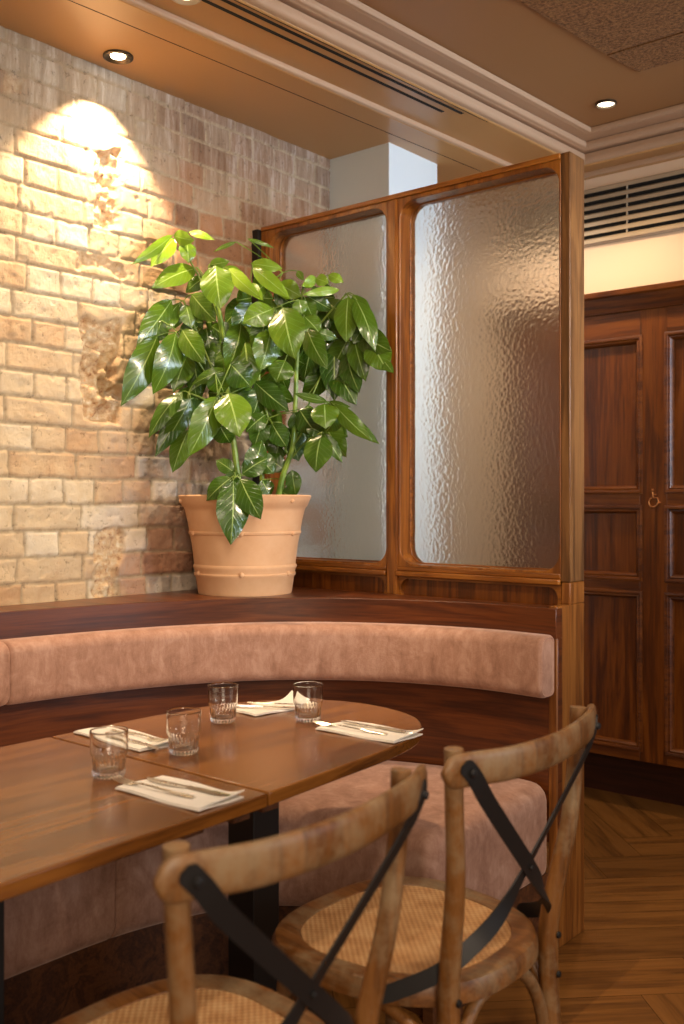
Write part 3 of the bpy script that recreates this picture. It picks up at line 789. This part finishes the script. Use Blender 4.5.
# ================================================================ CHAIRS
def make_chair(cx, cy, label):
    e = empty('cross_back_chair', (cx,cy,0), label, 'chair', 'weathered cross back chairs')
    W = lambda p: (cx+p[0], cy+p[1], p[2])
    zs_ = .46
    def sup(a, b, n, k=56, ex=2.6, taper=0.10, x0=0):
        out = []
        for i in range(k):
            t = 2*PI*i/k; c, s_ = Cc(t), S(t)
            x = a*math.copysign(abs(c)**(2/ex), c); y = b*math.copysign(abs(s_)**(2/ex), s_)
            y *= (1 - taper*(x/a))            # narrower at the back
            out.append((x, y))
        return out
    # seat rim : ring of rounded section
    R = []
    prof = [(1.0,.425),(1.0,.447),(.975,.459),(.93,.4625),(.80,.4585),(.78,.452),(.78,.43),(.9,.418)]
    base = sup(.235,.24,0)
    n = len(base)
    rings = [[(cx+x*q, cy+y*q, z) for (x,y) in base] for q, z in prof]
    mb = MB(); mb.rings(rings, cap=False, loop=True); mb.build('seat_frame', M['chair_x'], e)
    rt = [[(cx+x*q, cy+y*q, z) for (x,y) in base] for q, z in ((.80,.452),(.79,.4575),(.6,.4555),(.3,.4535),(.02,.453))]
    MB().rings(rt, cap=True).build('woven_seat', M['rattan'], e)
    # rear posts
    for s_ in (-1, 1):
        pts = spline([(.248,.218*s_,.884),(.246,.214*s_,.80),(.238,.198*s_,.66),(.215,.178*s_,.52),(.207,.172*s_,.43),(.215,.178*s_,.25),(.245,.195*s_,.0)], 6)
        rr = [.0158+.004*max(0, 1-abs(p.z-.42)/.3) for p in pts]
        MB().tube([W(p) for p in pts], rr, 14).build('rear_leg', M['chair'], e)
        pts = spline([(-.165,.165*s_,.43),(-.175,.18*s_,.25),(-.19,.195*s_,0)], 6)
        MB().tube([W(p) for p in pts], [.017]*len(pts), 12).build('front_leg', M['chair'], e)
        # bentwood side arch between rear and front leg
        pts = spline([(.205,.165*s_,.14),(.195,.185*s_,.30),(.14,.19*s_,.39),(.02,.195*s_,.415),(-.09,.19*s_,.39),(-.15,.175*s_,.30),(-.165,.17*s_,.16)], 6)
        MB().tube([W(p) for p in pts], .0115, 10).build('side_brace', M['chair'], e)
        for z in (.372,.448):
            mb = MB()
            mb.lathe([(.0005,.022),(.006,.021),(.007,.017)], 12, cap=False)
            k = len(mb.v)-36
            # face outward along +x
            x0 = .209
            mb.v[k:] = [(cx+x0+v[2]+.002, cy+.174*s_+v[0], z+v[1]) for v in mb.v[k:]]
            mb.build('screw', M['black'], e)
    # rear arch
    pts = spline([(.212,-.165,.14),(.205,-.15,.30),(.2,-.09,.395),(.2,0,.415),(.2,.09,.395),(.205,.15,.30),(.212,.165,.14)], 6)
    MB().tube([W(p) for p in pts], .0125, 10).build('rear_brace', M['chair'], e)
    # top rail (bent)
    path = spline([(.250,-.252,.858),(.270,-.208,.860),(.300,-.12,.859),(.313,0,.861),(.300,.12,.864),(.270,.228,.864),(.240,.282,.866)], 8)
    R = []
    for i, p in enumerate(path):
        t = (path[min(i+1,len(path)-1)]-path[max(i-1,0)]).normalized(); nx = Vector((t.y,-t.x,0))
        q = min(i, len(path)-1-i)/5; sc = math.sqrt(max(.03, 1-(1-min(1,q))**2))
        hh = .0285*sc; th = .0105*(.6+.4*sc)
        ring = []
        for k in range(16):
            a = 2*PI*k/16; c_, s2 = Cc(a), S(a)
            lx = th*math.copysign(abs(c_)**.7, c_); lz = hh*math.copysign(abs(s2)**.75, s2)
            ring.append(W((p.x+nx.x*lx, p.y+nx.y*lx, p.z-.008+lz+lx*.25)))
        R.append(ring)
    MB().rings(R).build('top_rail', M['chair'], e)
    # crossed straps
    for s_, dx in ((-1, .006), (1, 0.0)):
        pts = spline([(.276,.236*s_+.006,.866),(.282,.213*s_+.006,.840),(.280,.16*s_,.786),(.258+dx,.0,.635),(.248,-.075*s_,.570),(.228,-.13*s_,.530),(.188,-.178*s_,.487),(.10,-.243*s_,.440)], 8)
        R = []
        for i, p in enumerate(pts):
            t = (pts[min(i+1,len(pts)-1)]-pts[max(i-1,0)]).normalized()
            u = i/(len(pts)-1)
            nrm = Vector((1,.5*s_,0)).lerp(Vector((.3,-s_,.0)), max(0,min(1,(u-.40)/.3))).normalized()
            nrm = (nrm - t*nrm.dot(t)).normalized(); b = t.cross(nrm)
            q = min(i, len(pts)-1-i); w = .0145*(.45 if q == 0 else .85 if q == 1 else 1)
            R.append([W(p+b*w*a+nrm*.0016*c_) for a, c_ in ((-1,-1),(1,-1),(1,1),(-1,1))])
        st = MB().rings(R, smooth=False).build('cross_strap', M['strap'], e)
        mb = MB()
        mb.lathe([(.0075,0),(.006,.0035),(.001,.0045)], 12, cap=False)
        mb.v = [W((.2845+v[2], .222*s_+.006+v[0], .850+v[1])) for v in mb.v]
        mb.build('rivet', M['strap'], st)
        if s_ == -1:
            mb = MB(); mb.lathe([(.005,0),(.004,.003),(.001,.0038)], 12, cap=False)
            mb.v = [W((.2675+v[2], v[0], .635+v[1])) for v in mb.v]; mb.build('rivet', M['strap'], st)
    return e
ch = make_chair(.222, -1.100, 'weathered cross back chair with rattan seat on the right, beside the bench end')
c2 = copy_tree(ch)
c2.location = (.232, -1.692, 0); c2['label'] = 'weathered cross back chair at bottom left, blurred and nearest the camera'
c2.rotation_euler = (0,0,math.radians(0))

# ================================================================ PLANT
PX, PY = -1.062, -.285
ZL = .98
def plant():
    e = empty('potted_plant', (PX,PY,ZL), 'large green umbrella plant in a terracotta pot on the ledge', 'plant')
    prof = [(.001,0),(.157,0),(.159,.005),(.166,.058),(.171,.063),(.172,.070),(.169,.074),(.171,.085),(.175,.092),(.175,.098),(.171,.103),(.180,.175),(.186,.205),(.190,.208),(.191,.214),(.188,.218),(.193,.25),(.201,.285),(.206,.300),(.211,.303),(.222,.330),(.225,.338),(.221,.342),(.212,.340),(.204,.332),(.198,.30),(.001,.30)]
    pr = [(r, z*.965) for r, z in prof]
    MB().lathe(pr, 72, (PX,PY,ZL)).build('pot', M['terracotta'], e, 0)
    for z, r, offa in ((.058,.172,.2),(.190,.190,.2),(.298,.219,0)):
        for k in range(6):
            a = offa + k*PI/3
            c = Vector((PX+r*Cc(a), PY+r*S(a), ZL+z+.012))
            mb = MB(); s0 = 0; mb.lathe([(.0088,-.002),(.0082,.002),(.005,.0052),(.0005,.0065)], 12, cap=False)
            ax = Vector((Cc(a),S(a),0)); tx = Vector((-S(a),Cc(a),0))
            mb.v[s0:] = [tuple(c+ax*v[2]+tx*v[0]+Vector((0,0,1))*v[1]) for v in mb.v[s0:]]
            mb.build('pot_stud', M['terracotta'], e)
    MB().lathe([(.001,.303),(.1,.302),(.199,.298)], 40, (PX,PY,ZL), cap=False).build('soil', M['soil'], e)
    D0 = (PX-CAMX)*(-s40) + (PY-CAMY)*c40       # distance of pot axis
    def dlim(px):
        k = (px-342)/1000
        d1 = (-1.245-CAMX)/(c40*k-s40); d2 = (-.055-CAMY)/(s40*k+c40)
        return min(d1 if d1 > 0 else 9, d2 if d2 > 0 else 9) - .03
    # stems
    def stem(pts, r0, r1, mat=M['stem'], name='stem'):
        P = spline([PD(*p) for p in pts], 6); n = len(P)
        MB().tube(P, [r0+(r1-r0)*i/(n-1) for i in range(n)], 8).build(name, mat, e)
    d = D0
    stem([(244,505,d-.02),(238,474,d-.03),(231,420,d-.02),(226,367,d),(222,325,d),(214,290,d)], .0115, .006)
    stem([(277,503,d-.03),(283,475,d-.04),(292,448,d-.04),(295,410,d-.03),(297,360,d-.02),(300,330,d)], .0105, .006)
    stem([(262,503,d+.02),(262,430,d+.02),(258,360,d+.02),(262,300,d+.03)], .009, .005, M['stem'])
    tips = {'A':(110,220),'B':(250,220),'C':(110,360),'D':(250,360)}
    def q(o, x, y): ox, oy = tips[o]; return (ox+x/4.56, oy+y/4.56)
    # cluster: (hub, depth offset, joint on stem, leaflets [(base, tip, width_px, tint, dtip)])
    CL = []
    def C(hub, dz, joint, L): CL.append((hub, dz, joint, L))
    def f(o, bx, by, tx, ty, w, tint, dt=-.02): return (q(o,bx,by), q(o,tx,ty), w/4.56, tint, dt)
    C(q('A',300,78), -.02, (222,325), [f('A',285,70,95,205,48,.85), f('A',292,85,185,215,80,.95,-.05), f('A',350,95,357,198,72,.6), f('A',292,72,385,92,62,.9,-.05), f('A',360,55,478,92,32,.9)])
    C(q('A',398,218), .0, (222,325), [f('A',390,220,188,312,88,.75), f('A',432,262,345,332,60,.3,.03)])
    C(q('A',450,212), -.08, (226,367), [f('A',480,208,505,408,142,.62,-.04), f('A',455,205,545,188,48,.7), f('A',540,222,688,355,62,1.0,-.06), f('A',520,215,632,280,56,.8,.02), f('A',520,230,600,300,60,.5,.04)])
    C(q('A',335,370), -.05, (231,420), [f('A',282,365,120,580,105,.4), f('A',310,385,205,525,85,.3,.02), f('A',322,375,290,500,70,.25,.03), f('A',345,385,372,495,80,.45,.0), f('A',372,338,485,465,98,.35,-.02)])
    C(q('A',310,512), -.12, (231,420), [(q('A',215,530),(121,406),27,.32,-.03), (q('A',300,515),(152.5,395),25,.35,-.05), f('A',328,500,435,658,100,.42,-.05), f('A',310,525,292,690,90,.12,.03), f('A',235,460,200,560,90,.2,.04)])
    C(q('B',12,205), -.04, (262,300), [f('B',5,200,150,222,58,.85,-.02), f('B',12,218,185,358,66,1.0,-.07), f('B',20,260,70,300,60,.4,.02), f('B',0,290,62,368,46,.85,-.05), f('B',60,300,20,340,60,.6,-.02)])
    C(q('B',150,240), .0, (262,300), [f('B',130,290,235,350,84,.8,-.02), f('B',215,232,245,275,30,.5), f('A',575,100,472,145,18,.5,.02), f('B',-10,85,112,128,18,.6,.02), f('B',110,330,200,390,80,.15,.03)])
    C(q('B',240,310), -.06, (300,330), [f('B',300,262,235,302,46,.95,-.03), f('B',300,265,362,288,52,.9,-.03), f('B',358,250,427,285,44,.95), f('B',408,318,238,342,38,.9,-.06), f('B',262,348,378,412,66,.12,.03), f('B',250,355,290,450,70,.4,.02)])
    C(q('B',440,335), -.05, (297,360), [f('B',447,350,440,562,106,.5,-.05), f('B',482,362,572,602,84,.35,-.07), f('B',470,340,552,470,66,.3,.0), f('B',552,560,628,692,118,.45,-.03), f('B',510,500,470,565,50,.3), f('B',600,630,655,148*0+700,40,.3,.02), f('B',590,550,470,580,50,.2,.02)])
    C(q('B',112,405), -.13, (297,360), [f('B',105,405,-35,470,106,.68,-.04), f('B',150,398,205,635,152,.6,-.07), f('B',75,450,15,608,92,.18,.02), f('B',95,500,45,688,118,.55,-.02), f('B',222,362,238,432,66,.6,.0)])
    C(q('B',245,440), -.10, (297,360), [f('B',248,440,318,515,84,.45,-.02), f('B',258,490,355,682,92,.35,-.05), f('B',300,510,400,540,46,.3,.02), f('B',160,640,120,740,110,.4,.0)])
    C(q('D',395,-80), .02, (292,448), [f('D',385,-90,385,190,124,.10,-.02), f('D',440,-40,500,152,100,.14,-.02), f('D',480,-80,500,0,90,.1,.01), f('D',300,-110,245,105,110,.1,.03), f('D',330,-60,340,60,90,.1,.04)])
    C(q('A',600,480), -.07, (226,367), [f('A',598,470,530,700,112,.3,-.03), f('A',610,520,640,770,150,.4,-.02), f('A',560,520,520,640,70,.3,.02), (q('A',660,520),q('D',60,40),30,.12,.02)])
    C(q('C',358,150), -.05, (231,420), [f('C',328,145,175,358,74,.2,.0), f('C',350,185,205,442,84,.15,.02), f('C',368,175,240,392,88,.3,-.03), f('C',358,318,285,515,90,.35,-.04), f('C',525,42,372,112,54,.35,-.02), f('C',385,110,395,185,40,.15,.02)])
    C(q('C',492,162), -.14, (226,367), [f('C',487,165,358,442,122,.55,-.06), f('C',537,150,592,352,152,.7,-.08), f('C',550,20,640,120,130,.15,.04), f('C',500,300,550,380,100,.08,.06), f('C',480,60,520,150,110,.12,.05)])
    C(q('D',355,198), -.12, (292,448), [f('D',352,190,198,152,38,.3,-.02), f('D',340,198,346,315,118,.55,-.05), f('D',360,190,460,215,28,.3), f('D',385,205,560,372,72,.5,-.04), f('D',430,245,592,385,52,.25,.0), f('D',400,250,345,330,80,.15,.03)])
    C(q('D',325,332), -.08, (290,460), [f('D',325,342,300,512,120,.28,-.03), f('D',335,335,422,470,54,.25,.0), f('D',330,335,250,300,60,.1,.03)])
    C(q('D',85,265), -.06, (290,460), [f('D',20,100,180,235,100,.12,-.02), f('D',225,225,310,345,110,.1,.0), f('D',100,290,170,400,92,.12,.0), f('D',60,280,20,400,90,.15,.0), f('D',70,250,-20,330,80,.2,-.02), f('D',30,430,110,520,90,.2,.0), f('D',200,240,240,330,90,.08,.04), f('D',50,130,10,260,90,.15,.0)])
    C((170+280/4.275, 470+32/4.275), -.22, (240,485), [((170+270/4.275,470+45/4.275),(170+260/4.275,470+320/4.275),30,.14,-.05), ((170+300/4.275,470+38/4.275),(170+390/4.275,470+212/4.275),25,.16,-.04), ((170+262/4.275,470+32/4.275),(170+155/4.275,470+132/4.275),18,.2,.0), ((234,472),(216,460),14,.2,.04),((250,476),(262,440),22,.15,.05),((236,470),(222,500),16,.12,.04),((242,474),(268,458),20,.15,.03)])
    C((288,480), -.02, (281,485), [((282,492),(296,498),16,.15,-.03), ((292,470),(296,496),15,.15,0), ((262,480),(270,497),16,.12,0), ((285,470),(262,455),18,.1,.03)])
    rnd = random.Random(5)
    # hidden inner foliage: whorls behind the front ones
    back_leaves = []
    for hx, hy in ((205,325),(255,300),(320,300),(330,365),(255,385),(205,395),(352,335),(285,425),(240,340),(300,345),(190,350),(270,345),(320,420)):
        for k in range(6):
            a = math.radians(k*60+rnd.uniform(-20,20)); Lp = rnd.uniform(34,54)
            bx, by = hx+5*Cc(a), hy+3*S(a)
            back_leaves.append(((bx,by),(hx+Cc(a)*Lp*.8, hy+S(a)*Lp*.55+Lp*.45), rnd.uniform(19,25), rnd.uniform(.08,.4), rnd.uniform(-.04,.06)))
    def leaf_mesh(mb, tn, b, t, w, tint, d0, dt):
        B = PD(b[0], b[1], min(d0+dt*.3, dlim(b[0]))); T = PD(t[0], t[1], min(d0+dt, dlim(t[0])))
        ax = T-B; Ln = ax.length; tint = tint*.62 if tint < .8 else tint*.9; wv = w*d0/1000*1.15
        view = ((B+T)/2-Vector((CAMX,CAMY,HC))).normalized()
        side = ax.cross(view).normalized(); nn = side.cross(ax).normalized()
        if nn.dot(view) > 0: nn = -nn
        roll = rnd.uniform(-.4,.4)
        sr = side*Cc(roll)+nn*S(roll); nr = nn*Cc(roll)-side*S(roll)
        hw = wv/2/Cc(roll)
        nu, nv = 8, 14; vs = []; uvq = []; fs = []; uvs = []
        bend = Ln*rnd.uniform(.05,.13); fold = rnd.uniform(.08,.26); ph = rnd.random()*6
        for j in range(nv+1):
            v = j/nv
            prof_ = (S(PI*v**.84)**.82)*(1-.10*v) if 0 < v < 1 else 0
            if v > .84: prof_ *= max(0,(1-v)/.16)**.3
            for i in range(nu+1):
                u = i/nu*2-1
                p = B + ax*v + nr*(bend*S(PI*v)) + sr*(u*hw*prof_) - nr*(fold*abs(u)**1.4*hw*prof_*.55) + nr*(.07*hw*S(v*16+ph+u*2)*abs(u)**2)
                if p.x < -1.262: p.x = -1.262
                if p.y > -.035: p.y = -.035
                vs.append(p); uvq.append((i/nu, v))
        for j in range(nv):
            for i in range(nu):
                a = j*(nu+1)+i; ids = (a,a+1,a+nu+2,a+nu+1); fs.append(ids); uvs.append([uvq[k] for k in ids])
        mb.add(vs, fs, uvs, True); tn += [tint]*len(vs)
        return B
    def tinted(mb, tn, name, parent):
        o = mb.build(name, M['leaf'], parent)
        at = o.data.attributes.new('tint', 'FLOAT', 'POINT'); at.data.foreach_set('value', tn); return o
    for hub, dz, joint, L in CL:
        d0 = min(D0+dz, dlim(hub[0]))
        H3 = PD(hub[0], hub[1], d0)
        mbs = MB(); leaves = []
        Js = PD(joint[0], joint[1], D0)
        mid = (Js+H3)/2 + Vector((0,0,.015))
        mbs.tube(spline([Js, mid, H3], 6), .0032, 6)
        for (b, t, w, tint, dt) in L:
            mb = MB(); tn = []
            B = leaf_mesh(mb, tn, b, t, w, tint, d0, dt); leaves.append((mb, tn))
            mbs.tube(spline([H3, (H3+B)/2+Vector((0,0,.004)), B], 3), .0018, 5)
        cl = mbs.build('leaf_cluster', M['stem'], e)
        for mb, tn in leaves: tinted(mb, tn, 'leaf', cl)
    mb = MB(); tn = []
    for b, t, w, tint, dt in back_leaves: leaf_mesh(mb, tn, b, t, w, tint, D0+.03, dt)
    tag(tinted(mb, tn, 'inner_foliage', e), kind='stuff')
plant()

# ================================================================ LIGHTS
def area(name, loc, target, size, power, color, spread=180, shape='DISK', size2=None):
    l = bpy.data.lights.new(name, 'AREA'); l.energy = power; l.color = color; l.shape = shape; l.size = size
    if size2: l.size_y = size2
    l.spread = math.radians(spread)
    o = bpy.data.objects.new(name, l); col.objects.link(o); o.location = loc
    o.rotation_euler = (Vector(target)-Vector(loc)).to_track_quat('-Z','Y').to_euler(); return o
def spot(name, loc, target, power, color, angle, blend=.5, r=.03):
    l = bpy.data.lights.new(name, 'SPOT'); l.energy = power; l.color = color; l.spot_size = math.radians(angle); l.spot_blend = blend; l.shadow_soft_size = r
    o = bpy.data.objects.new(name, l); col.objects.link(o); o.location = loc
    o.rotation_euler = (Vector(target)-Vector(loc)).to_track_quat('-Z','Y').to_euler(); return o
WARM = (1,.72,.44); MID = (1,.82,.62); COOL = (.72,.84,1)
spot('wall_spot', (-1.165,-.716,2.668), (-1.30,-.76,1.7), 105, WARM, 88, .35, .015)
spot('table_spot', (-.2,-1.7,2.75), (-.3,-1.3,.75), 40, MID, 95, .8, .04)
spot('room_spot', (1.3,-1.6,2.75), (-.6,-.9,.8), 75, MID, 100, .8, .05)
spot('key_spot', (2.5,-.55,2.55), (-1.15,-.5,1.45), 240, (1,.80,.56), 44, .7, .05)
spot('far_spot', (-.315,.909,2.78), (-.4,.95,0), 42, WARM, 120, .8, .04)
spot('passage_spot', (-.75,.95,2.6), (-.8,1.2,1.5), 13, (1,.78,.56), 150, .9, .05)
area('daylight', (3.6,.45,1.9), (-.9,.35,2.3), 1.2, 14, COOL, 46, 'RECTANGLE', 1.4)
area('room_fill', (2.6,-3.4,1.9), (-.6,-.9,.7), 1.6, 54, MID, 180)
area('side_daylight', (4.0,.2,1.7), (-.6,-.6,1.0), 1.4, 26, COOL, 180, 'RECTANGLE', 1.4)
w = bpy.data.worlds.new('room_ambient'); bpy.context.scene.world = w; w.use_nodes = True
w.node_tree.nodes['Background'].inputs[0].default_value = (1,.78,.58,1); w.node_tree.nodes['Background'].inputs[1].default_value = .2

# ================================================================ CAMERA
cam = bpy.data.cameras.new('camera'); co = bpy.data.objects.new('camera', cam); col.objects.link(co)
co.location = (CAMX, CAMY, HC); co.rotation_euler = (math.radians(90), 0, math.radians(40))
cam.sensor_fit = 'VERTICAL'; cam.sensor_height = 36; cam.lens = 1000/1024*36; cam.shift_y = -8/1024; cam.clip_start = .02
cam.dof.use_dof = True; cam.dof.focus_distance = 2.9; cam.dof.aperture_fstop = 3.4
sc = bpy.context.scene; sc.camera = co
sc.view_settings.view_transform = 'Standard'; sc.view_settings.look = 'None'; sc.view_settings.gamma = 1; sc.view_settings.exposure = 0
sc.view_settings.use_curve_mapping = False
